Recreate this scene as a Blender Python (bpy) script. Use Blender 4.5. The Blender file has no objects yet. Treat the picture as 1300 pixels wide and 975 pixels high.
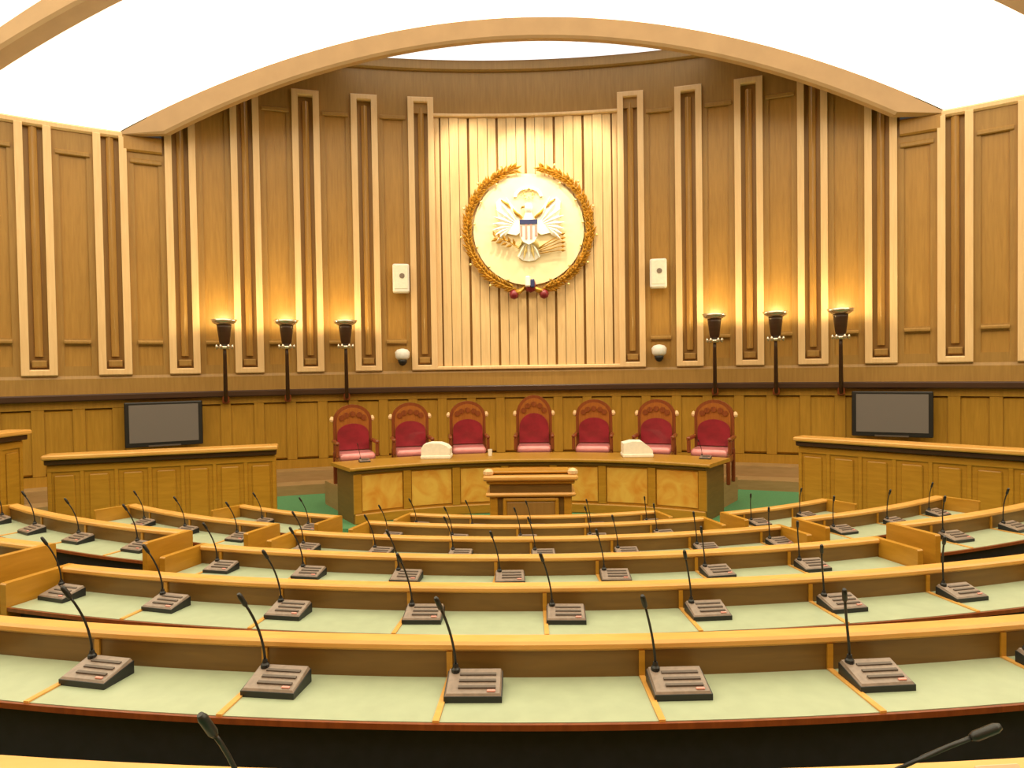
import bpy, math, random
from mathutils import Matrix, Vector
random.seed(7)
S = bpy.context.scene
C = S.collection
PI = math.pi
sin, cos = math.sin, math.cos

# ------------------------------------------------------------------ camera
HE = 2.62
cam_d = bpy.data.cameras.new('camera'); cam = bpy.data.objects.new('camera', cam_d); C.objects.link(cam)
cam_d.sensor_width = 36; cam_d.lens = 36 * 873 / 1300; cam_d.clip_start = 0.05
yaw, pit, rol = -0.03008, -0.02257, -0.0151
_r = Vector((cos(yaw), -sin(yaw), 0)); _f0 = Vector((sin(yaw), cos(yaw), 0)); _z = Vector((0, 0, 1))
_u = -sin(pit) * _f0 + cos(pit) * _z; _f = cos(pit) * _f0 + sin(pit) * _z
_R = _r * cos(rol) + _u * sin(rol); _U = _u * cos(rol) - _r * sin(rol)
M = Matrix((( _R.x, _U.x, -_f.x, 0.075), (_R.y, _U.y, -_f.y, 0), (_R.z, _U.z, -_f.z, HE), (0, 0, 0, 1)))
cam.matrix_world = M
S.camera = cam
# ------------------------------------------------------------------ world, exposure
w = bpy.data.worlds.new('world'); S.world = w; w.use_nodes = True
w.node_tree.nodes['Background'].inputs[0].default_value = (0.9, 0.8, 0.65, 1)
w.node_tree.nodes['Background'].inputs[1].default_value = 0.05
S.view_settings.view_transform = 'Standard'; S.view_settings.look = 'None'
S.view_settings.gamma = 1; S.view_settings.use_curve_mapping = False
S.view_settings.exposure = 0.0
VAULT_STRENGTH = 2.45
APSE_STRENGTH = 1.15
TORCH_W = 23
SPOT_W = 520

# ------------------------------------------------------------------ materials
def nmat(name):
    m = bpy.data.materials.new(name); m.use_nodes = True
    return m, m.node_tree.nodes, m.node_tree.links, m.node_tree.nodes['Principled BSDF']
def wood(name, a, b, scale=(9, 9, 0.7), rough=0.42, bump=0.06, coat=0.0):
    m, N, L, P = nmat(name)
    tc = N.new('ShaderNodeTexCoord'); mp = N.new('ShaderNodeMapping'); mp.inputs['Scale'].default_value = scale
    n1 = N.new('ShaderNodeTexNoise'); n1.inputs['Scale'].default_value = 3.0; n1.inputs['Detail'].default_value = 6; n1.inputs['Distortion'].default_value = 0.6
    n2 = N.new('ShaderNodeTexNoise'); n2.inputs['Scale'].default_value = 0.9; n2.inputs['Detail'].default_value = 2
    rp = N.new('ShaderNodeValToRGB'); rp.color_ramp.elements[0].position = 0.3; rp.color_ramp.elements[1].position = 0.72
    rp.color_ramp.elements[0].color = (*a, 1); rp.color_ramp.elements[1].color = (*b, 1)
    mx = N.new('ShaderNodeMath'); mx.operation = 'MULTIPLY_ADD'; mx.inputs[1].default_value = 0.65
    m2 = N.new('ShaderNodeMath'); m2.operation = 'MULTIPLY'; m2.inputs[1].default_value = 0.35
    L.new(tc.outputs['Object'], mp.inputs[0]); L.new(mp.outputs[0], n1.inputs[0]); L.new(tc.outputs['Object'], n2.inputs[0])
    L.new(n2.outputs[0], m2.inputs[0]); L.new(n1.outputs[0], mx.inputs[0]); L.new(m2.outputs[0], mx.inputs[2])
    L.new(mx.outputs[0], rp.inputs[0]); L.new(rp.outputs[0], P.inputs['Base Color'])
    bp = N.new('ShaderNodeBump'); bp.inputs['Strength'].default_value = bump; bp.inputs['Distance'].default_value = 0.02
    L.new(n1.outputs[0], bp.inputs['Height']); L.new(bp.outputs[0], P.inputs['Normal'])
    P.inputs['Roughness'].default_value = rough; P.inputs['Coat Weight'].default_value = coat
    return m
def plain(name, col, rough=0.5, metal=0.0, noise=0.0, scale=20, coat=0.0):
    m, N, L, P = nmat(name)
    P.inputs['Base Color'].default_value = (*col, 1); P.inputs['Roughness'].default_value = rough; P.inputs['Metallic'].default_value = metal
    P.inputs['Coat Weight'].default_value = coat
    if noise:
        tc = N.new('ShaderNodeTexCoord'); n = N.new('ShaderNodeTexNoise'); n.inputs['Scale'].default_value = scale; n.inputs['Detail'].default_value = 5
        rp = N.new('ShaderNodeValToRGB'); rp.color_ramp.elements[0].position = 0.3; rp.color_ramp.elements[1].position = 0.7
        rp.color_ramp.elements[0].color = (*[c * (1 - noise) for c in col], 1); rp.color_ramp.elements[1].color = (*[min(1, c * (1 + noise)) for c in col], 1)
        L.new(tc.outputs['Object'], n.inputs[0]); L.new(n.outputs[0], rp.inputs[0]); L.new(rp.outputs[0], P.inputs['Base Color'])
    return m
def emis(name, col, st):
    m, N, L, P = nmat(name)
    P.inputs['Base Color'].default_value = (0.8, 0.8, 0.8, 1)
    P.inputs['Emission Color'].default_value = (*col, 1); P.inputs['Emission Strength'].default_value = st
    return m
MT = dict(
    wall=wood('wall_oak', (0.30, 0.160, 0.036), (0.41, 0.228, 0.058)),
    panel=wood('panel_oak', (0.34, 0.172, 0.034), (0.46, 0.245, 0.056), rough=0.36),
    mold=wood('pale_molding', (0.74, 0.48, 0.24), (0.86, 0.60, 0.33), rough=0.28),
    recess=wood('recess_oak', (0.27, 0.14, 0.032), (0.36, 0.195, 0.05)),
    slat=wood('gilt_slat', (0.36, 0.19, 0.045), (0.48, 0.27, 0.075), rough=0.25),
    wains=wood('wainscot_oak', (0.33, 0.165, 0.012), (0.46, 0.24, 0.026)),
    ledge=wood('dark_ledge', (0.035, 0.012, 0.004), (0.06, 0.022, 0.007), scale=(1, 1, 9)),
    board=wood('feature_board', (0.66, 0.43, 0.20), (0.80, 0.56, 0.29), rough=0.4),
    joint=plain('board_joint', (0.30, 0.16, 0.06), 0.7),
    desk=wood('desk_oak', (0.40, 0.185, 0.014), (0.54, 0.27, 0.028), scale=(1.2, 1.2, 9), rough=0.33),
    cap=wood('cap_oak', (0.62, 0.31, 0.065), (0.76, 0.415, 0.115), scale=(1.5, 6, 6), rough=0.3),
    upst=wood('upstand_oak', (0.13, 0.066, 0.012), (0.20, 0.105, 0.022), scale=(1.2, 1.2, 9)),
    knee=plain('knee_space_shade', (0.006, 0.006, 0.012), 0.7, noise=0.4),
    green=plain('green_laminate', (0.375, 0.435, 0.295), 0.38, noise=0.05, scale=14),
    carpet=plain('green_carpet', (0.08, 0.24, 0.10), 0.95, noise=0.25, scale=60),
    dark=plain('black_plastic', (0.012, 0.012, 0.013), 0.4),
    taupe=plain('taupe_plastic', (0.235, 0.175, 0.14), 0.34, noise=0.15, scale=50),
    grille=plain('grille_grey', (0.10, 0.075, 0.06), 0.5),
    leather=plain('red_leather', (0.24, 0.012, 0.028), 0.35, noise=0.2, scale=9, coat=0.3),
    cushion=plain('seat_sheen_leather', (0.72, 0.27, 0.27), 0.3, noise=0.12, scale=9, coat=0.6),  # red leather lightened to pink, the bright ceiling's sheen put into its colour
    mahog=wood('mahogany', (0.16, 0.035, 0.012), (0.28, 0.075, 0.02), rough=0.3),
    crest=wood('crest_wood', (0.28, 0.08, 0.015), (0.42, 0.15, 0.03), rough=0.3),
    white=plain('white_paint', (0.85, 0.83, 0.78), 0.5),
    cloth=plain('white_cloth', (0.88, 0.85, 0.72), 0.8, noise=0.05),
    plaster=plain('arch_plaster', (0.50, 0.32, 0.175), 0.7, noise=0.06, scale=3),
    gold=plain('gold_leaf', (0.50, 0.27, 0.035), 0.38, metal=0.5, noise=0.35, scale=12),
    palegold=plain('pale_gold', (0.80, 0.62, 0.25), 0.4, metal=0.3, noise=0.2),
    silver=plain('white_enamel', (0.92, 0.90, 0.84), 0.45),
    red=plain('red_enamel', (0.20, 0.012, 0.02), 0.4),
    blue=plain('blue_enamel', (0.03, 0.04, 0.14), 0.4),
    cream=plain('cream_disc', (0.88, 0.74, 0.46), 0.45, noise=0.05, scale=4),
    pink=plain('pale_red_enamel', (0.70, 0.30, 0.26), 0.45),
    screen=plain('grey_screen', (0.165, 0.142, 0.135), 0.42),
    glass=plain('lamp_glass', (0.85, 0.80, 0.70), 0.15),
    chrome=plain('polished_metal', (0.7, 0.62, 0.52), 0.22, metal=0.9),
    step=wood('step_oak', (0.30, 0.18, 0.07), (0.40, 0.25, 0.11), scale=(1.2, 1.2, 9)),
    paper=plain('pale_folder', (0.80, 0.48, 0.30), 0.6),
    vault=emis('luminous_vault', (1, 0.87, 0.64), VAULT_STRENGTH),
    apse=emis('luminous_apse', (0.90, 0.95, 1.0), APSE_STRENGTH),
    bowl=emis('lit_bowl', (1, 0.85, 0.62), 1.3),
)
def burl():
    m, N, L, P = nmat('burl_veneer')
    tc = N.new('ShaderNodeTexCoord'); n = N.new('ShaderNodeTexNoise'); n.inputs['Scale'].default_value = 2.6; n.inputs['Detail'].default_value = 8; n.inputs['Distortion'].default_value = 2.2
    rp = N.new('ShaderNodeValToRGB'); e = rp.color_ramp.elements
    e[0].position = 0.33; e[0].color = (0.80, 0.48, 0.09, 1); e[1].position = 0.68; e[1].color = (0.70, 0.29, 0.035, 1)
    L.new(tc.outputs['Object'], n.inputs[0]); L.new(n.outputs[0], rp.inputs[0]); L.new(rp.outputs[0], P.inputs['Base Color'])
    P.inputs['Roughness'].default_value = 0.3
    return m
MT['burl'] = burl()

# ------------------------------------------------------------------ mesh helpers
class MB:
    def __init__(s): s.v = []; s.f = []
    def add(s, v, f):
        o = len(s.v); s.v += [tuple(p) for p in v]; s.f += [tuple(i + o for i in q) for q in f]; return s
    def box(s, c, d, rz=0, rx=0, bev=0.0):
        hx, hy, hz = d[0] / 2, d[1] / 2, d[2] / 2
        b = min(bev, hx * .9, hy * .9, hz * .9)
        T = Matrix.Translation(c) @ Matrix.Rotation(rz, 4, 'Z') @ Matrix.Rotation(rx, 4, 'X')
        if b <= 0:
            v = [T @ Vector((x * hx, y * hy, z * hz)) for z in (-1, 1) for x, y in ((-1, -1), (1, -1), (1, 1), (-1, 1))]
            return s.add(v, [(3, 2, 1, 0), (4, 5, 6, 7), (0, 1, 5, 4), (1, 2, 6, 5), (2, 3, 7, 6), (3, 0, 4, 7)])
        def ring(x, y, z): return [T @ Vector(p) for p in ((-x + b, -y, z), (x - b, -y, z), (x, -y + b, z), (x, y - b, z), (x - b, y, z), (-x + b, y, z), (-x, y - b, z), (-x, -y + b, z))]
        rs = [ring(hx - b * .7, hy - b * .7, -hz), ring(hx, hy, -hz + b), ring(hx, hy, hz - b), ring(hx - b * .7, hy - b * .7, hz)]
        return s.loft(rs)
    def loft(s, rings, closed=True, caps=True):
        n = len(rings[0]); v = [p for r in rings for p in r]; f = []
        for i in range(len(rings) - 1):
            for j in range(n if closed else n - 1):
                k = (j + 1) % n
                f.append((i * n + j, i * n + k, (i + 1) * n + k, (i + 1) * n + j))
        if caps:
            f.append(tuple(reversed(range(n)))); f.append(tuple(range((len(rings) - 1) * n, len(rings) * n)))
        return s.add(v, f)
    def sweep(s, pos, prof, a0, a1, n):
        # prof: closed polygon of (r, z); pos(r, a) -> (x, y)
        rs = []
        for i in range(n + 1):
            a = a0 + (a1 - a0) * i / n
            rs.append([(*pos(r, a), z) for r, z in prof])
        return s.loft(rs)
    def arcbox(s, pos, r0, r1, z0, z1, a0, a1, n=2, ch=0.0):
        if ch: prof = [(r0 + ch, z0), (r1 - ch, z0), (r1, z0 + ch), (r1, z1 - ch), (r1 - ch, z1), (r0 + ch, z1), (r0, z1 - ch), (r0, z0 + ch)]
        else: prof = [(r0, z0), (r1, z0), (r1, z1), (r0, z1)]
        return s.sweep(pos, prof, a0, a1, n)
    def tube(s, pts, rad, n=8):
        P = [Vector(p) for p in pts]; rs = []
        R = rad if isinstance(rad, (list, tuple)) else [rad] * len(P)
        for i, p in enumerate(P):
            t = (P[min(i + 1, len(P) - 1)] - P[max(i - 1, 0)]).normalized()
            a = Vector((1, 0, 0)) if abs(t.x) < .9 else Vector((0, 1, 0))
            u = t.cross(a).normalized(); q = t.cross(u)
            rs.append([p + (u * cos(2 * PI * k / n) + q * sin(2 * PI * k / n)) * R[i] for k in range(n)])
        return s.loft(rs)
    def lathe(s, prof, c=(0, 0, 0), n=16):
        return s.loft([[(c[0] + r * cos(2 * PI * k / n), c[1] + r * sin(2 * PI * k / n), c[2] + z) for k in range(n)] for r, z in prof])
    def slab(s, poly, y0, y1, c=(0, 0, 0)):
        # polygon in the XZ plane given thickness along Y
        return s.loft([[(c[0] + x, c[1] + y, c[2] + z) for x, z in poly] for y in (y0, y1)])
    def build(s, name, mat, parent=None, smooth=False):
        me = bpy.data.meshes.new(name); me.from_pydata(s.v, [], s.f); me.update()
        import bmesh
        bm = bmesh.new(); bm.from_mesh(me); bmesh.ops.recalc_face_normals(bm, faces=bm.faces); bm.to_mesh(me); bm.free()
        me.materials.append(MT[mat])
        if smooth:
            for p in me.polygons: p.use_smooth = len(p.vertices) == 4
        o = bpy.data.objects.new(name, me); C.objects.link(o)
        if parent: o.parent = parent
        return o
def struct(o): o['kind'] = 'structure'; return o
def tag(o, label, cat, group=None):
    o['label'] = label; o['category'] = cat
    if group: o['group'] = group
    return o
def empty(name, loc=(0, 0, 0), rz=0):
    o = bpy.data.objects.new(name, None); C.objects.link(o); o.location = loc; o.rotation_euler = (0, 0, rz); o.empty_display_size = .1; return o
def copy_tree(o, parent=None):
    c = o.copy(); C.objects.link(c); c.parent = parent
    for ch in list(o.children): copy_tree(ch, c)
    return c
def keep(o, parent):            # parent a mesh made in world space under an Empty that is already placed
    o.parent = parent; o.matrix_parent_inverse = Matrix.Translation(-Vector(parent.location)); return o

# ------------------------------------------------------------------ the curved wall
WR, WCY = 13.342, 0.158
def wp(r, a): return (r * sin(a), WCY + r * cos(a))
PH, DL, SH = 0.1516, 0.0804, 0.0185
def phi(k): return (1 if k > 0 else -1) * (PH + (abs(k) - 1) * DL)
ARCH = 0.4945
ZB, ZL = HE - 0.016, HE - 0.40          # strip bottoms, ledge
ZS, ZA = HE + 5.23, HE + 5.95           # apse strip tops, apse wall top
ZV = HE + 4.05                          # side wall top = spring of the vault
AEND = 1.95
far = struct(MB().arcbox(wp, WR, WR + .3, 0, ZA + .1, -ARCH, ARCH, 48).build('wall_far', 'recess'))
lef = struct(MB().arcbox(wp, WR, WR + .3, 0, ZV + .05, -AEND, -ARCH, 60).build('wall_left', 'recess'))
rig = struct(MB().arcbox(wp, WR, WR + .3, 0, ZV + .05, ARCH, AEND, 60).build('wall_right', 'recess'))
def host(a): return far if abs(a) < ARCH else (lef if a < 0 else rig)
bx = sin(AEND) * WR; by = WCY + cos(AEND) * WR
struct(MB().box((0, by - .1, 5), (2 * bx + .6, .2, 14)).build('wall_back', 'wall'))

KMAX = 13
F0 = WR - .07                            # field face
for sg in (-1, 1):
    for k in range(1, KMAX + 1):
        a = phi(sg * k); H = host(a); inn = k <= 5
        top = ZS if inn else ZV - .02
        fr = MB()
        o, i = SH, SH - .0085
        fr.arcbox(wp, WR - .13, WR, ZB, top, a - o, a - i, 1, .02)
        fr.arcbox(wp, WR - .13, WR, ZB, top, a + i, a + o, 1, .02)
        fr.arcbox(wp, WR - .13, WR, ZB, ZB + .11, a - i, a + i, 1, .02)
        if inn: fr.arcbox(wp, WR - .13, WR, top - .11, top, a - i, a + i, 1, .02)
        fr.build('niche_frame', 'mold', H)
        # fluted slat standing in the niche, with a small block at its foot
        pr = [(WR, -.06), (WR - .05, -.055), (WR - .085, 0), (WR - .05, .055), (WR, .06)]
        z0, z1 = ZB + .32, top - (.2 if inn else .02)
        sl = MB(); sl.loft([[(*wp(r, a + t / WR), z) for r, t in pr] for z in (z0, z1)])
        sl.build('slat', 'slat', H)
        MB().arcbox(wp, WR - .08, WR, ZB + .14, ZB + .26, a - .0075, a + .0075, 1, .02).build('foot_block', 'wall', H)
    for k in range(1, KMAX):             # bays between the niches
        a0, a1 = phi(sg * k), phi(sg * (k + 1))
        if a0 > a1: a0, a1 = a1, a0
        a0 += SH; a1 -= SH; m = (a0 + a1) / 2; H = host(m)
        inn = k <= 4
        top = ZA if inn else ZV
        pt = HE + 4.82 if inn else ZV - .42
        e = .0075
        fr = MB()
        fr.arcbox(wp, F0, WR, ZB, top, a0, a0 + e, 1); fr.arcbox(wp, F0, WR, ZB, top, a1 - e, a1, 1)
        fr.arcbox(wp, F0, WR, ZB, ZB + .16, a0 + e, a1 - e, 2); fr.arcbox(wp, F0, WR, ZB + .50, ZB + .62, a0 + e, a1 - e, 2)
        fr.arcbox(wp, F0, WR, pt, top, a0 + e, a1 - e, 2)
        fr.build('bay_frame', 'wall', H)
        MB().arcbox(wp, F0 + .03, WR, ZB + .62, pt, a0 + e, a1 - e, 2).build('panel', 'panel', H)
        MB().arcbox(wp, F0 + .02, WR, ZB + .16, ZB + .50, a0 + e, a1 - e, 2).build('small_panel', 'panel', H)
        MB().arcbox(wp, F0 - .06, F0 + .01, ZB + .52, ZB + .59, a0 + e, a1 - e, 2, .02).build('shelf_molding', 'wall', H)
        MB().arcbox(wp, F0 - .03, F0 + .02, pt - .03, pt + .05, a0 + e * .5, a1 - e * .5, 2, .015).build('head_molding', 'wall', H)
# feature wall of pale boards behind the emblem
bw = .0417
aI = PH - SH
for i in range(6):
    a0 = -3 * bw + i * bw
    for j in range(3):
        g = bw / 3
        MB().arcbox(wp, WR - (.075 if j == 1 else .06), WR, ZB + .08, HE + 4.86, a0 + j * g + (.0018 if j == 0 else .0004), a0 + (j + 1) * g - (.0018 if j == 2 else .0004), 1, .008).build('board', 'board', far)
for a0, a1 in ((-aI, -3 * bw - .0006), (3 * bw + .0006, aI)):
    MB().arcbox(wp, WR - .06, WR, ZB + .08, HE + 4.86, a0, a1, 1, .008).build('board', 'board', far)
MB().arcbox(wp, WR - .13, WR, ZB, ZB + .08, -aI, aI, 8, .02).build('sill_molding', 'mold', far)
MB().arcbox(wp, WR - .11, WR, HE + 4.86, HE + 4.93, -aI, aI, 8, .02).build('head_molding', 'mold', far)
MB().arcbox(wp, F0, WR, HE + 4.93, ZA, -PH - SH, PH + SH, 10).build('frieze', 'wall', far)
for sg in (-1, 1):                       # wall field above the apse niches
    for k in range(1, 6):
        a = phi(sg * k)
        if k > 1: MB().arcbox(wp, F0, WR, ZS, ZA, a - SH, a + SH, 1).build('frieze', 'wall', far)
MB().arcbox(wp, WR - .14, WR, ZA - .22, ZA, -ARCH, ARCH, 40, .03).build('cornice', 'wall', far)
# band under the niches, dark ledge, wainscot
for H, a0, a1, n in ((far, -ARCH, ARCH, 40), (lef, -AEND, -ARCH, 50), (rig, ARCH, AEND, 50)):
    MB().sweep(wp, [(WR - .09, ZL + .08), (WR, ZL + .08), (WR, ZB), (WR - .07, ZB), (WR - .09, ZB - .05)], a0, a1, n).build('band', 'wall', H)
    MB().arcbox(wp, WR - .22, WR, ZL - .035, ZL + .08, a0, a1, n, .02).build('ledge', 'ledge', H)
    MB().arcbox(wp, WR - .10, WR, ZL - .16, ZL - .035, a0, a1, n).build('wainscot_rail', 'wains', H)
    MB().arcbox(wp, WR - .10, WR, .62, .98, a0, a1, n).build('wainscot_skirting', 'wains', H)
WPH = .0425
for q in range(-30, 31):
    a = q * WPH
    for H in (host(a),):
        MB().arcbox(wp, WR - .10, WR, .98, ZL - .16, a - .0065, a + .0065, 1, .01).build('stile', 'wains', H)
        b0, b1 = a + .0066, a + WPH - .0066
        MB().arcbox(wp, WR - .075, WR - .01, 1.0, ZL - .18, b0, b1, 1, .03).build('wainscot_panel', 'wains', host((b0 + b1) / 2))
for H, a0, a1 in ((lef, -AEND, -ARCH - .045), (rig, ARCH + .045, AEND)):
    MB().arcbox(wp, WR - .12, WR, ZV - .06, ZV + .06, a0, a1, 50, .03).build('cornice', 'mold', H)
for H, a0, a1 in ((lef, -ARCH - .045, -ARCH), (rig, ARCH, ARCH + .045)):
    MB().arcbox(wp, WR - .13, WR, ZV - .26, ZV + .02, a0, a1, 3, .03).build('pier_head', 'panel', H)
# stepped plinth along the foot of the wall
st = MB(); st.sweep(wp, [(WR - 1.0, .47), (WR, .47), (WR, .82), (WR - .55, .82), (WR - .55, .64), (WR - 1.0, .64)], -.72, .72, 50)
struct(st.build('baseboard_far', 'step'))

# ------------------------------------------------------------------ ceiling: luminous vault on arched ribs, flat luminous apse ceiling
def halfw(y): return math.sqrt(max(.01, WR * WR - (y - WCY) ** 2))
def rise(y): return 1.78 + .72 * (min(halfw(y), 11.5) - 6.98)
NV, NX = 36, 48
vm = MB(); vv = []
y0v, y1v = by - .1, 11.56
for i in range(NV + 1):
    y = y1v + (y0v - y1v) * (i / NV); hw = halfw(y) + .03; rr = rise(y)
    for j in range(NX + 1):
        t = -1 + 2 * j / NX
        vv.append((hw * t, y, ZV + .03 + rr * (1 - t * t)))
vm.add(vv, [(i * (NX + 1) + j, i * (NX + 1) + j + 1, (i + 1) * (NX + 1) + j + 1, (i + 1) * (NX + 1) + j) for i in range(NV) for j in range(NX)])
struct(vm.build('ceiling', 'vault', smooth=True))
ac = MB(); ac.add([(*wp(WR, -ARCH + 2 * ARCH * i / 24), ZA) for i in range(25)], [tuple(range(25))])
struct(ac.build('ceiling_apse', 'plaster'))
lp = MB(); lp.loft([[(*wp(WR - .2, -.26 + .52 * i / 16), z) for i in range(17)] + [(3.0, 11.75, z), (-3.0, 11.75, z)] for z in (ZA - .05, ZA - .01)])
tag(lp.build('ceiling_light', 'apse'), 'white luminous ceiling panel behind the arch above the emblem wall', 'ceiling light')
def arch(name, ya, yb, wi, ri, wo, ro, mat, z=ZV):
    n = 48; rs = []
    for j in range(n + 1):
        t = -1 + 2 * j / n
        pi_ = (wi * t, z + ri * (1 - t * t)); po = (wo * t, z + ro * (1 - t * t))
        rs.append([(pi_[0], ya + .03, pi_[1]), (pi_[0] * 1.004, ya, pi_[1] + .04), (po[0], ya, po[1]), (po[0], yb, po[1]), (pi_[0], yb, pi_[1])])
    o = MB().loft(rs).build(name, mat); return struct(o)
arch('trim_1', 11.5, 11.64, 6.06, 1.42, 6.9, 1.75, 'plaster')
t2 = arch('trim_2', 9.85, 10.2, 8.72, 2.85, 9.05, 3.34, 'plaster')
# spandrel wall above the apse arch, behind the beam
sp = []; n = 48; sm = MB(); rs = []
for j in range(n + 1):
    t = -1 + 2 * j / n
    x = 6.4 * t; zi = max(ZV, ZV + 1.5 * (1 - (x / 6.4) ** 2)) + .08
    rs.append([(x, 11.57, zi), (x, 11.63, zi), (x, 11.63, ZA + .3), (x, 11.57, ZA + .3)])
struct(sm.loft(rs).build('trim_3', 'plaster'))

# ------------------------------------------------------------------ floor: carpeted tiers round the dais, stage
RCY = 13.0
def rp_(r, a): return (r * sin(a), RCY - r * cos(a))
NAMES = 'ZABCDEF'
RC = dict(Z=11.47, A=10.42, B=9.32, C=8.22, D=7.12, E=6.02, F=4.92)
IDX = dict(Z=-1, A=0, B=1, C=2, D=3, E=4, F=5)
STEP = .145
YS = 9.25
fl = MB()
edges = [(3.0, 0.0)] + [(RC[k] - .05, STEP * (5 - IDX[k])) for k in 'EDCBAZ'] + [(12.6, STEP * 7), (13.7, STEP * 8), (14.8, STEP * 9), (19.0, STEP * 9)]
for (r0, z), (r1, _) in zip(edges[:-1], edges[1:]):
    am = min(math.acos(min(1, (RCY - YS) / r1)), 1.12)
    if am > .02: fl.arcbox(rp_, r0, r1, -.1, z, -am, am, 40)
fl.box((0, 3, -.15), (30, 30, .1))
struct(fl.build('floor', 'carpet'))
sg_ = MB(); pts = [(-13.2, YS), (13.2, YS)] + [wp(WR - .02, .70 - 1.4 * i / 24) for i in range(25)]
pts = [wp(WR - .02, -.82), (-3.4, YS), (3.4, YS)] + [wp(WR - .02, .82 - 1.64 * i / 24) for i in range(24)]
sg_.loft([[(x, y, z) for x, y in pts] for z in (-.05, .47)])
struct(sg_.build('floor_stage', 'carpet'))
DCY = 5.9
def dp(r, a): return (r * sin(a), DCY + r * cos(a))
struct(MB().arcbox(dp, 4.98, 6.1, .47, .85, -.575, .575, 24, .02).build('floor_platform', 'step'))

# ------------------------------------------------------------------ curved desk rows
SEAT = dict(Z=.0655, A=.0678, B=.0772, C=.0845, D=.096, E=.113, F=.137)
OFF = dict(Z=-.048, A=-.0138, B=.024, C=-.0115, D=.02, E=.0, F=.02)   # one microphone bearing per row
ORD = dict(F='first', E='second', D='third', C='fourth', B='fifth', A='sixth', Z='seventh')
def desk_mic(bent=False):
    o = empty('desk_microphone')
    # base: wedge of black plastic, taupe top with loudspeaker bars and keys, gooseneck
    b = MB(); w_, d_ = .1, .072
    b.loft([[(-w_, -d_, 0), (w_, -d_, 0), (w_, d_, 0), (-w_, d_, 0)], [(-w_, -d_, .022), (w_, -d_, .022), (w_, d_, .048), (-w_, d_, .048)]])
    b.build('base', 'dark', o)
    t = MB(); ins = .008
    t.loft([[(-w_ + .003, -d_ + .003, .0225), (w_ - .003, -d_ + .003, .0225), (w_ - .003, d_ - .003, .0485), (-w_ + .003, d_ - .003, .0485)],
            [(-w_ + ins, -d_ + ins, .030), (w_ - ins, -d_ + ins, .030), (w_ - ins, d_ - ins, .060), (-w_ + ins, d_ - ins, .060)]])
    tp = t.build('top_panel', 'taupe', o)
    for q in range(3):
        yy = -.036 + q * .034
        MB().box((.012, yy, .0395 + (yy + .036) * .21), (.13, .012, .006), rx=.205).build('speaker_bar', 'grille', tp)
    MB().box((.062, -.054, .0345), (.03, .010, .006), rx=.205, bev=.002).build('talk_button', 'pink', tp)
    MB().lathe([(.016, .045), (.016, .066), (.011, .072), (.008, .085)], (-.07, .05, 0), 10).build('neck_socket', 'dark', o)
    pts = []
    for i in range(9):
        u = i / 8
        pts.append((-.07 + .29 * u ** 1.4, .05 - .03 * u, .08 + .19 * u ** .8) if bent else (-.07 - .045 * u ** 1.6, .05 - .05 * u ** 2.2, .08 + .225 * u))
    g = MB().tube(pts, .0048, 6).build('gooseneck', 'dark', o, True)
    e = Vector(pts[-1]); dr = (Vector(pts[-1]) - Vector(pts[-2])).normalized()
    MB().tube([e - dr * .01, e, e + dr * .04, e + dr * .05], [.006, .0095, .0095, .006], 8).build('microphone_head', 'dark', o, True)
    return o
mic0 = desk_mic(); mic_used = [False]
def put_mic(x, y, z, rz, label, group, sc=1, bent=False):
    o = desk_mic(True) if bent else (mic0 if not mic_used[0] else copy_tree(mic0))
    mic_used[0] = mic_used[0] or not bent
    o.location = (x, y, z); o.rotation_euler = (0, 0, rz); o.scale = (sc,) * 3
    tag(o, label, 'microphone', group)

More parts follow.
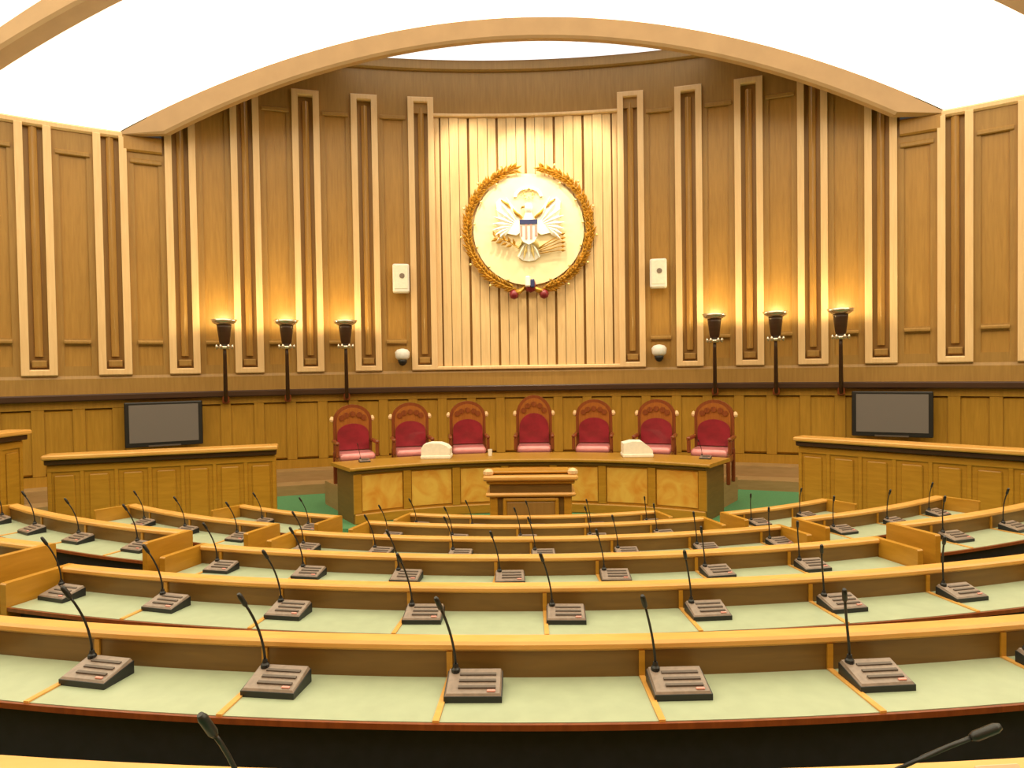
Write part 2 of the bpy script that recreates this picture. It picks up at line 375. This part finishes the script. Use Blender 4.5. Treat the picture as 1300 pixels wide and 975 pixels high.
NTH = 'first second third fourth fifth sixth seventh eighth ninth tenth eleventh twelfth'.split()
LIFT = dict(B=.115, C=.09, D=.045, E=.03)
def desk_row(key, a0, a1, side, label, miclabel, group, cm):
    rc = RC[key]; i = IDX[key]; lift = LIFT[key] if side else (-.048 if key == 'Z' else 0)
    zc = HE - (1.01 + STEP * i) + lift; zd = HE - (1.144 + STEP * i) + lift; zf = STEP * (5 - i)
    root = empty('curved_desk', (*rp_(rc + .2, (a0 + a1) / 2), zf))
    n = max(6, int((a1 - a0) * rc / .16))
    def K(o): return keep(o, root)
    K(MB().arcbox(rp_, rc - .015, rc + .07, zc - .036, zc, a0, a1, n, .01).build('cap_rail', 'cap'))
    K(MB().arcbox(rp_, rc + .01, rc + .035, zf, zc - .036, a0, a1, n).build('front_panel', 'desk'))
    K(MB().arcbox(rp_, rc + .035, rc + .06, zd - .05, zc - .036, a0, a1, n).build('upstand', 'upst'))
    K(MB().arcbox(rp_, rc + .055, rc + .385, zd - .024, zd - .012, a0, a1, n).build('desk_bed', 'desk'))
    K(MB().arcbox(rp_, rc + .385, rc + .397, zd - .022, zd - .002, a0, a1, n).build('edge_strip', 'mahog'))
    K(MB().arcbox(rp_, rc + .33, rc + .35, zf, zd - .024, a0 + .004, a1 - .004, n).build('knee_space_shade', 'knee'))  # black sheet standing in for the shade of the open knee space
    t = .045 / rc
    for a in (a0, a1):
        s0, s1 = (a0 - t, a0) if a == a0 else (a1, a1 + t)
        K(MB().arcbox(rp_, rc - .02, rc + .40, zf, zc - .001, s0, s1, 1, .008).build('end_panel', 'desk'))
    # green writing surfaces between oak dividers
    dv = SEAT[key]; m0 = cm
    divs = []
    k = math.floor((a0 - m0) / dv) - 1
    while True:
        a = m0 + k * dv - .105 / (rc + .24)
        k += 1
        if a > a1 - .012: break
        if a > a0 + .012: divs.append(a)
    bounds = [a0] + divs + [a1]
    hw = .011 / (rc + .25)
    for p, q in zip(bounds[:-1], bounds[1:]):
        K(MB().arcbox(rp_, rc + .06, rc + .384, zd - .012, zd, p + hw, q - hw, max(2, int((q - p) * rc / .2))).build('writing_surface', 'green'))
    for a in divs:
        d = MB().arcbox(rp_, rc + .06, rc + .388, zd - .012, zd + .006, a - hw * .95, a + hw * .95, 1)
        d = K(d.build('divider_strip', 'cap'))
        K(MB().arcbox(rp_, rc + .06, rc + .068, zd + .006, zc - .036, a - hw, a + hw, 1).build('upstand_post', 'desk'))
    tag(root, label, 'desk', None)
    mics = []
    k = math.floor((a0 - m0) / dv) - 1
    while True:
        a = m0 + k * dv; k += 1
        if a > a1 - .012: break
        if a < a0 + .012 or key == 'Z': continue
        mics.append(a)
    if side < 0: mics.reverse()
    for q, a in enumerate(mics):
        x, y = rp_(rc + .185, a)
        put_mic(x, y, zd, a + random.uniform(-.06, .06), miclabel % NTH[q] if '%s' in miclabel else miclabel, group)
ENDS = dict(F=(-.29, .31), E=(-.277, .307), D=(-.295, .322), C=(-.300, .322), B=(-.300, .328), A=(-.32, .345), Z=(-.32, .345))
SIDE = dict(B=(.322, .352, .60), C=(.324, .346, .625), D=(.334, .354, .635), E=(.348, .356, .59))
for key in 'FEDCBAZ':
    desk_row(key, *ENDS[key], 0, 'long curved oak desk with green tops between the aisles, %s row from the lectern' % ORD[key],
             ('gooseneck microphone on %s long desk from the lectern' % ORD[key]) + (', %s from the stepped barriers end' if key != 'A' else ', facing the lectern'), 'microphones on the middle desk of the %s row' % ORD[key], OFF[key])
for key in 'EDCB':
    l0, r0, o2 = SIDE[key]
    od = {'E': 'first', 'D': 'second', 'C': 'third', 'B': 'fourth'}[key]
    desk_row(key, -o2, -l0, -1, 'short curved oak desk with green tops, %s below the stepped pair of barriers' % od,
             'small gooseneck microphone, %%s from the aisle, on %s short desk below the stepped barriers' % od, 'microphones on the %s short desk below the paired barriers' % od, -l0 - .035)
    desk_row(key, r0, o2 + (.05 if key == 'C' else .01), 1, 'short curved oak desk with green tops, %s below the single long barrier' % od,
             'small gooseneck microphone, %%s from the aisle, on %s short desk below the single long barrier' % od, 'microphones on the %s short desk below the long barrier' % od, r0 + .05)
zc_, zd_ = HE - (1.01 - STEP) - .048, HE - (1.144 - STEP) - .048
for a, rz, lb in ((-.0385, .0, 'black gooseneck microphone leaning on the seventh desk row, none beside it'), (.062, .1, 'black gooseneck microphone bent away beside the folder on the seventh desk row')):
    x, y = rp_(RC['Z'] + .2, a); put_mic(x, y, zd_, rz, lb, None, 1.08, a > 0)
for a, wd, lb in ((.029, .13, 'pale peach folder propped on the seventh desk row, clear of microphones'), (.093, .10, 'narrow peach folder propped on the seventh desk row beside a bent microphone')):
    x, y = rp_(RC['Z'] + .145, a)
    fo = MB().box((0, 0, 0), (wd, .215, .010), rx=.80, bev=.003).build('folder', 'paper')
    fo.location = (x, y, (zd_ + zc_) / 2 + .024); fo.rotation_euler = (0, 0, a); tag(fo, lb, 'folder')

# ------------------------------------------------------------------ dais bench, chairs, lectern
bz0, bz1 = .47, HE - 1.345
AB = .585
bench = empty('dais_bench', (0, DCY + 4.6, bz0))
def KB(o, p=None): return keep(o, p or bench)
KB(MB().arcbox(dp, 4.36, 4.46, bz0, bz1 - .05, -AB, AB, 28).build('front_body', 'desk'))
for s in (-1, 1):
    KB(MB().arcbox(dp, 4.36, 5.05, bz0, bz1 - .05, s * AB - .012, s * AB + .012, 1).build('end_panel', 'upst'))
KB(MB().arcbox(dp, 4.26, 5.08, bz1 - .05, bz1, -AB - .03, AB + .03, 32, .014).build('bench_top', 'wains'))
KB(MB().arcbox(dp, 4.31, 4.37, bz1 - .10, bz1 - .05, -AB - .012, AB + .012, 32, .012).build('cornice_molding', 'upst'))
KB(MB().arcbox(dp, 4.31, 4.37, bz0, bz0 + .14, -AB - .01, AB + .01, 32, .012).build('base_molding', 'desk'))
pw = 2 * AB / 7
for i in range(8):
    a = -AB + i * pw
    KB(MB().arcbox(dp, 4.325, 4.36, bz0 + .14, bz1 - .10, a - .0125, a + .0125, 1, .008).build('pilaster', 'desk'))
for i in range(7):
    a0, a1 = -AB + i * pw + .016, -AB + (i + 1) * pw - .016
    KB(MB().arcbox(dp, 4.345, 4.365, bz0 + .17, bz1 - .13, a0, a1, 3, .006).build('veneer_panel', 'burl'))
tag(bench, 'curved panelled oak judges bench with veneered front behind the lectern', 'bench')

def dais_chair(h):
    o = empty('dais_chair')
    top = h
    # arched back frame and carved crest
    def arch_poly(w, z0, zs, zt, n=12):
        p = [(-w, z0), (w, z0)]
        for i in range(n + 1):
            t = PI * i / n
            p.append((w * cos(t), zs + (zt - zs) * sin(t)))
        return p
    MB().slab(arch_poly(.30, .50, .98, top), .20, .26).build('backrest_frame', 'mahog', o)
    bk = MB().slab(arch_poly(.245, .53, .78, top - .30), .165, .205).build('backrest_pad', 'leather', o)
    cr = MB().slab(arch_poly(.25, .70, .97, top - .05), .185, .205).build('carved_crest', 'crest', o)
    for i in range(5):
        t = PI * (.14 + .18 * i)
        MB().slab([(.19 * cos(t) + .045 * cos(q), .99 + (top - 1.14) * sin(t) + .045 * sin(q)) for q in [2 * PI * e / 8 for e in range(8)]], .165, .19).build('carved_boss', 'mahog', cr)
    for s in (-1, 1):
        MB().lathe([(.001, 0), (.03, .02), (.038, .05), (.026, .085), (.001, .1)], (s * .315, .23, .96), 10).build('finial', 'mold', o)
        MB().box((s * .30, -.02, .67), (.06, .48, .05), bev=.015).build('armrest', 'mahog', o)
        MB().box((s * .30, -.22, .55), (.05, .05, .2), bev=.01).build('arm_post', 'mahog', o)
        MB().box((s * .28, -.23, .2), (.055, .055, .4), bev=.01).build('leg', 'mahog', o)
        MB().box((s * .28, .23, .24), (.055, .055, .52), bev=.01).build('leg', 'mahog', o)
        MB().box((s * .275, 0, .36), (.03, .46, .1), bev=.01).build('seat_rail', 'mahog', o)
    MB().box((0, -.03, .455), (.54, .46, .12), bev=.035).build('seat_cushion', 'cushion', o, True)
    MB().box((0, -.24, .36), (.54, .03, .1), bev=.01).build('seat_rail', 'mahog', o)
    return o
ch0 = dais_chair(1.24); chm = dais_chair(1.32)
CX = [-2.70, -1.88, -.99, .085, 1.05, 2.0, 2.79]
nm = ['at the bench end by the stepped barriers', 'second along the bench from the stepped barriers', 'beside the tall middle chair, stepped barriers side', '', 'beside the tall middle chair, single barrier side', 'second along the bench from the single long barrier', 'at the bench end by the single long barrier']
for i, x in enumerate(CX):
    if i == 3: o = chm; lb = 'tallest red leather chair with arched carved crest, straight behind the lectern'
    else:
        o = ch0 if i == 0 else copy_tree(ch0); lb = 'red leather chair with arched carved back, ' + nm[i]
    a = math.asin(x / 5.42)
    X, Y = dp(5.42, a)
    o.location = (X, Y, .85); o.rotation_euler = (0, 0, -a * .8)
    tag(o, lb, 'chair', 'red chairs behind the bench')

lec = empty('lectern', (.03, 8.95, 0))
def lbx(name, c, d, mat, bev=.01, p=None, **k): return MB().box(c, d, bev=bev, **k).build(name, mat, p or lec)
LZ = 1.33
lbx('body', (0, 0, .5), (1.0, .5, 1.0), 'upst')
lbx('base_plinth', (0, 0, .08), (1.1, .58, .16), 'desk', .02)
lbx('frieze', (0, 0, 1.1), (1.04, .54, .12), 'upst')
lbx('middle_molding', (0, 0, 1.02), (1.14, .62, .05), 'cap', .018)
lbx('neck_molding', (0, 0, 1.18), (1.12, .6, .05), 'desk', .018)
lbx('top_slab', (0, 0, 1.235), (1.2, .68, .07), 'cap', .022)
lbx('reading_slope', (0, .02, 1.285), (1.0, .56, .03), 'desk', .01, rx=-.06)
for s in (-1, 1):
    MB().lathe([(.05, 0), (.065, .02), (.065, .055), (.04, .08), (.001, .09)], (s * .535, -.26, 1.265), 12).build('corner_knob', 'mold', lec)
    lbx('corner_post', (s * .47, -.24, .55), (.1, .06, .9), 'desk')
fp = lbx('front_panel', (0, -.262, .62), (.62, .03, .62), 'recess', .012)
for s in (-1, 1):
    lbx('panel_molding', (s * .33, -.262, .62), (.05, .05, .72), 'desk', .015, fp)
    lbx('panel_molding', (0, -.262, .62 + s * .335), (.66, .05, .05), 'desk', .015, fp)
tag(lec, 'dark oak lectern with moulded top and corner knobs before the bench', 'lectern')

def onbench(x, r): a = math.asin(x / r); return (*dp(r, a), bz1)
def white_box(x, slope, lb):
    o = empty('white_box', onbench(x, 4.72))
    w_ = .215
    pr = [(-w_, 0), (w_, 0), (w_, .15 if not slope else .10), (w_ * .75, .20 if not slope else .16), (w_ * .3, .235), (-w_ * .4, .24), (-w_ * .85, .215), (-w_, .16 if not slope else .21)]
    MB().slab(pr, -.15, .15).build('cover', 'cloth', o)
    MB().box((0, 0, .03), (2 * w_ + .02, .32, .05), bev=.01).build('rim', 'cloth', o)
    tag(o, lb, 'box')
white_box(-1.40, False, 'white box with evenly rounded top standing on the judges bench')
white_box(1.62, True, 'white box with lopsided sloping top standing on the judges bench')
for x, lb in ((-2.42, 'small dark microphone on the bench near the stepped barriers end'), (2.55, 'small dark microphone on the bench near the single barrier end')):
    X, Y, Z = onbench(x, 4.8); put_mic(X, Y, Z, -.4 * (1 if x > 0 else -1), lb, None, .8)
for x, lb in ((-.60, 'small drinking glass on the bench beside the tall middle chair'),):
    o = empty('drinking_glass', onbench(x, 4.75))
    MB().lathe([(.03, 0), (.035, .1), (.032, .1), (.027, .008)], n=12).build('tumbler', 'glass', o)
    MB().lathe([(.001, .008), (.027, .0081), (.03, .06), (.001, .0605)], n=12).build('water', 'screen', o)
    tag(o, lb, 'glass')

# ------------------------------------------------------------------ panelled barriers
def barrier(p0, p1, zc, z0, lb, npan):
    a = Vector(p0); b = Vector(p1); d = b - a; L = d.length; ang = math.atan2(d.y, d.x); m = (a + b) / 2
    o = empty('panelled_barrier', (m.x, m.y, z0), ang)
    h = zc - z0
    # local: x along, -y towards the room
    MB().box((0, 0, (h - .06) / 2), (L, .12, h - .06)).build('body', 'desk', o)
    MB().box((0, -.02, h - .03), (L + .06, .34, .06), bev=.015).build('cap_rail', 'cap', o)
    MB().box((0, -.03, h - .095), (L + .02, .22, .07), bev=.01).build('cap_shadow_molding', 'ledge', o)  # near-black colour paints the shadow under the cap
    MB().box((0, -.065, h - .19), (L, .03, .09), bev=.008).build('top_rail', 'desk', o)
    MB().box((0, -.07, .08), (L, .04, .16), bev=.01).build('skirting', 'desk', o)
    pw_ = L / npan
    for i in range(npan):
        x = -L / 2 + (i + .5) * pw_
        MB().box((x, -.07, (h - .08) / 2), (pw_ - .17, .03, h - .48), bev=.012).build('panel', 'desk', o)
    for i in range(npan + 1):
        x = -L / 2 + i * pw_
        MB().box((min(max(x, -L / 2 + .03), L / 2 - .03), -.066, (h - .08) / 2), (.05, .022, h - .36), bev=.006).build('stile', 'desk', o)
    tag(o, lb, 'barrier', None)
barrier((-6.38, 8.93), (-3.66, 9.84), HE - 1.05, .0, 'lower oak panelled barrier with shadow-darkened cap edge, beside the taller one', 7)
barrier((-6.72, 6.6), (-6.66, 8.76), HE - .70, .0, 'taller oak panelled barrier stepping up beside the lower one', 6)
barrier((3.97, 10.15), (7.35, 6.95), HE - 1.05, .0, 'single long oak panelled barrier under the wall screen, no second beside it', 11)

# ------------------------------------------------------------------ wall screens, speakers, cameras, torches
def wall_thing(name, a, off, z):
    return empty(name, (*wp(WR - off, a), z), -a)         # local -y looks into the room
def screen(a, z, lb):
    o = wall_thing('wall_screen', a, .28, z)
    MB().box((0, 0, .40), (1.20, .09, .76), bev=.015).build('bezel', 'dark', o)
    MB().box((0, -.048, .415), (1.06, .012, .64)).build('display', 'screen', o)
    MB().box((0, .1, .4), (.4, .14, .3)).build('wall_bracket', 'dark', o)
    MB().box((0, -.05, .035), (.5, .012, .025)).build('control_strip', 'grille', o)
    tag(o, lb, 'screen')
screen(-.5, ZL - .86, 'flat grey screen on the wainscot above the lower of two barriers')
screen(.485, ZL - .86, 'flat grey screen on the wainscot above the single long barrier')
def speaker(a, z, lb):
    o = wall_thing('wall_speaker', a, .22, z)
    MB().box((0, 0, .27), (.31, .2, .54), bev=.025).build('cabinet', 'white', o)
    MB().box((0, -.103, .29), (.25, .012, .44), bev=.004).build('grille', 'cloth', o)
    MB().tube([(.02, -.106, .31), (.02, -.116, .31)], .05, 12).build('driver_cone', 'taupe', o)
    MB().box((0, .12, .2), (.08, .06, .2)).build('wall_bracket', 'dark', o)
    tag(o, lb, 'speaker', None)
speaker(-.184, HE + 1.47, 'white wall loudspeaker beside the eagle emblem, on the stepped barriers side')
speaker(.189, HE + 1.47, 'white wall loudspeaker beside the eagle emblem, on the single barrier side')
def dome(a, z, lb):
    o = wall_thing('dome_camera', a, .22, z)
    MB().lathe([(.09, .12), (.13, .16), (.14, .26), (.10, .31), (.02, .33)], n=14).build('housing', 'white', o, True)
    MB().lathe([(.001, 0), (.05, .02), (.082, .07), (.09, .12)], n=14).build('dome', 'dark', o, True)
    MB().box((0, .1, .26), (.06, .16, .06)).build('wall_arm', 'white', o)
    tag(o, lb, 'camera', None)
dome(-.184, HE + .08, 'white dome camera on the wall below the loudspeaker, stepped barriers side')
dome(.189, HE + .08, 'white dome camera on the wall below the loudspeaker, single barrier side')
def torch(a, lb):
    o = wall_thing('wall_torch', a, .62, ZL - .1)
    z1 = HE + .92 - (ZL - .1)
    MB().tube([(0, .42, .0), (0, .34, .02), (0, .2, .25), (0, .02, z1 - .62), (0, 0, z1 - .5)], [.03, .035, .035, .03, .028], 8).build('stem', 'ledge', o, True)
    MB().box((0, .45, .03), (.12, .1, .16), bev=.02).build('wall_plate', 'mahog', o)
    MB().lathe([(.03, z1 - .52), (.10, z1 - .50), (.10, z1 - .47), (.05, z1 - .44)], n=14).build('collar', 'chrome', o, True)
    for s in range(6):
        t = s * PI / 3
        MB().lathe([(.001, -.06), (.022, -.03), (.026, .0), (.012, .03), (.001, .035)], (.125 * cos(t), .125 * sin(t), z1 - .46), 8).build('crystal_drop', 'chrome', o, True)
    MB().lathe([(.06, z1 - .44), (.085, z1 - .40), (.115, z1 - .14), (.12, z1 - .1)], n=16).build('body', 'ledge', o, True)
    MB().lathe([(.11, z1 - .10), (.19, z1 - .05), (.215, z1), (.195, z1), (.17, z1 - .035), (.02, z1 - .06)], n=18).build('bowl', 'chrome', o, True)
    MB().lathe([(.001, z1 - .055), (.06, z1 - .05), (.075, z1 - .015), (.04, z1 + .01), (.001, z1 + .015)], n=14).build('bulb', 'bowl', o, True)
    l = bpy.data.lights.new('torch_light', 'POINT'); l.energy = TORCH_W; l.color = (1, .77, .32); l.shadow_soft_size = .04
    lo = bpy.data.objects.new('torch_light', l); C.objects.link(lo); lo.parent = o; lo.location = (0, .05, z1 + .06)
    tag(o, lb, 'wall lamp', None)
sd = ('stepped barriers side', 'single barrier side')
on = ('nearest', 'middle', 'furthest')
for s in (-1, 1):
    for j, k in enumerate((2, 3, 4)):
        a = s * (PH + (k - .5 - 0.03) * DL - (0.006 if s < 0 else 0.004))
        torch(a, 'dark stemmed uplighter on the wall ledge, %s of three from the emblem, %s' % (on[j], sd[0 if s < 0 else 1]))

# spotlights hung behind the arch beam, aimed at the emblem
for i, x in enumerate((-2.0, 0.0, 2.0)):
    loc = Vector((x, 11.86, ZA - .15)); tgt = Vector((x * .25, WCY + WR, HE + 3.0))
    o = empty('spotlight', loc)
    q = (tgt - loc).normalized()
    MB().tube([-q * .16, q * .04], .06, 12).build('can', 'dark', o)
    MB().tube([(0, 0, .03), (0, 0, .12)], .015, 8).build('hanger', 'dark', o)
    l = bpy.data.lights.new('spot_light', 'SPOT'); l.energy = SPOT_W; l.color = (1, .86, .58); l.spot_size = .95; l.spot_blend = .7; l.shadow_soft_size = .08
    lo = bpy.data.objects.new('spot_light', l); C.objects.link(lo); lo.parent = o; lo.location = q * .06
    lo.rotation_euler = q.to_track_quat('-Z', 'Y').to_euler()
    tag(o, 'small black spotlight hung behind the arch, ' + ('on the stepped barriers side', 'between its two neighbours', 'on the single barrier side')[i], 'spotlight', 'spotlights on the emblem')

# ------------------------------------------------------------------ emblem
EZ = HE + 2.68
em = empty('eagle_emblem', (.04, WCY + WR - .16, EZ))
def leaf(mb, c, ang, L, W, y0):
    v = []
    ca, sa = cos(ang), sin(ang)
    for u, w2, y in ((0, 0, y0), (.45, -W, y0), (.45, 0, y0 - .05), (.45, W, y0), (1, 0, y0 - .02)):
        lx, lz = u * L, w2
        v.append((c[0] + lx * ca - lz * sa, y, c[1] + lx * sa + lz * ca))
    mb.add(v, [(0, 1, 2), (0, 2, 3), (1, 4, 2), (2, 4, 3), (0, 3, 4, 1)])
RW = 1.18
MB().slab([(1.07 * cos(2 * PI * i / 48), 1.07 * sin(2 * PI * i / 48)) for i in range(48)], .005, .03).build('backing_disc', 'cream', em)
for s in (-1, 1):
    br = MB(); lf = MB(); fr_ = MB()
    pts = []
    for i in range(25):
        t = -PI / 2 + .22 + (PI - .45) * i / 24
        pts.append((s * RW * cos(t), 0, RW * sin(t)))
    br.tube(pts, [.035 - .02 * i / 24 for i in range(25)], 6)
    b = br.build('laurel_branch', 'gold', em, True)
    for i in range(46):
        t = -PI / 2 + .25 + (PI - .50) * i / 45
        c = (s * RW * cos(t), RW * sin(t))
        tang = t + PI / 2 if s > 0 else PI / 2 - t
        tang = math.atan2(cos(t), -s * sin(t))
        for q in (-1, 1, .25):
            leaf(lf, c, tang + q * .62 + random.uniform(-.12, .12), .17 + random.uniform(-.03, .03), .034, -.02 - .02 * (q > 0))
    lf.build('leaf_cluster', 'gold', b)['kind'] = 'stuff'
    for i in range(12):
        t = -PI / 2 + .4 + (PI - .8) * i / 11
        rr = RW + (.13 if i % 2 else -.13)
        fr_.lathe([(.001, -.028), (.02, -.02), (.028, 0), (.02, .02), (.001, .028)], (s * rr * cos(t), -.04, rr * sin(t)), 6)
    fr_.build('berry_cluster', 'palegold', b)['kind'] = 'stuff'
    # wings: fanned feathers
    wg = MB().slab([(s * x, z) for x, z in ((.10, .18), (.20, .32), (.36, .48), (.54, .60), (.62, .52), (.60, .30), (.54, .08), (.42, -.08), (.24, -.12), (.10, -.02))], -.05, 0).build('wing', 'silver', em)
    for i in range(8):
        f_ = MB(); t = 1.15 - i * .27
        leaf(f_, (s * (.22 + .02 * i), .16 - .02 * i), (t if s > 0 else PI - t) - s * 0, .50 - .022 * i, .055, -.052)
        f_.build('feather', 'silver', wg)
    MB().tube([(s * .12, -.06, .20), (s * .24, -.06, .30), (s * .40, -.06, .47), (s * .52, -.06, .56)], [.03, .035, .03, .012], 6).build('wing_edge', 'gold', em, True)
    MB().tube([(s * .08, -.03, -.22), (s * .20, -.05, -.36), (s * .30, -.05, -.30)], [.05, .035, .02], 6).build('leg', 'palegold', em, True)
    sp_ = MB()
    if s < 0:
        sp_.tube([(-.22, -.06, -.34), (-.42, -.06, -.22), (-.66, -.06, -.16)], .014, 5)
        for i in range(9):
            u = i / 8
            leaf(sp_, (-.26 - .38 * u, -.32 + .16 * u), 2.7 + (.8 if i % 2 else -.8), .15, .03, -.06)
        sp_.build('olive_sprig', 'gold', em)
    else:
        for i in range(5):
            sp_.tube([(.20, -.06, -.36 - .03 * i), (.62, -.06, -.12 - .075 * i)], .010, 5)
            leaf(sp_, (.60, -.13 - .073 * i), -.1 - .1 * i + .4, .11, .03, -.06)
        sp_.build('arrow_bundle', 'gold', em)
    MB().tube([(s * .05, -.05, -1.12), (s * .18, -.06, -1.19), (s * .30, -.05, -1.24)], [.06, .05, .06], 8).build('ribbon_tail', 'gold', em, True)
    MB().lathe([(.001, -.10), (.07, -.07), (.095, 0), (.06, .06), (.001, .09)], (s * .29 - .01, -.05, -1.25), 10).build('rosette', 'red', em, True)
MB().lathe([(.001, -.34), (.09, -.28), (.14, -.10), (.13, .10), (.08, .24), (.06, .32)], (0, -.02, .02), 12).build('eagle_body', 'silver', em, True)
hd = MB().lathe([(.05, .27), (.08, .34), (.085, .40), (.06, .46), (.001, .48)], (0, -.04, .02), 10).build('eagle_head', 'silver', em, True)
MB().tube([(-.06, -.06, .42), (-.12, -.07, .41), (-.15, -.07, .37)], [.03, .022, .004], 6).build('beak', 'gold', hd)
tl = MB().slab([(-.10, -.26), (.10, -.26), (.22, -.52), (.12, -.60), (0, -.62), (-.12, -.60), (-.22, -.52)], -.04, 0).build('tail', 'silver', em)
for i in range(5):
    f_ = MB(); leaf(f_, ((i - 2) * .035, -.28), -PI / 2 + (i - 2) * .22, .33, .035, -.045); f_.build('feather', 'palegold' if i % 2 else 'silver', tl)
sh = MB().slab([(-.17, .12), (.17, .12), (.17, -.16), (.11, -.27), (0, -.33), (-.11, -.27), (-.17, -.16)], -.20, -.16).build('shield', 'silver', em)
for i in range(4):
    x = -.14 + i * .0933
    MB().box((x, -.205, -.07), (.042, .014, .30 if i in (1, 2) else .2)).build('stripe', 'pink', sh)
MB().box((0, -.207, .10), (.34, .018, .085)).build('chief', 'blue', sh)
for i in range(13):
    t = 2 * PI * i / 13
    r_ = .14 if i % 2 else .09
    MB().lathe([(.001, -.022), (.022, 0), (.001, .022)], (r_ * cos(t), -.03, .68 + r_ * .7 * sin(t)), 6).build('star', 'palegold', em)
MB().slab([(.28 * cos(PI * i / 8), .62 + .2 * sin(PI * i / 8)) for i in range(9)] + [(.22 * cos(PI - PI * i / 8), .62 + .15 * sin(PI * i / 8)) for i in range(9)], -.03, 0).build('cloud_arc', 'silver', em)
kn = MB().lathe([(.001, -.13), (.09, -.09), (.11, 0), (.09, .09), (.001, .13)], (.02, -.06, -1.10), 10).build('ribbon_knot', 'red', em, True)
MB().box((-.03, -.17, -1.02), (.10, .05, .20), bev=.02).build('ribbon_loop', 'silver', em)
MB().box((.06, -.17, -1.06), (.08, .05, .16), bev=.02).build('ribbon_loop', 'blue', em)
tag(em, 'gold laurel wreath emblem with white eagle and striped shield on pale boards', 'emblem')
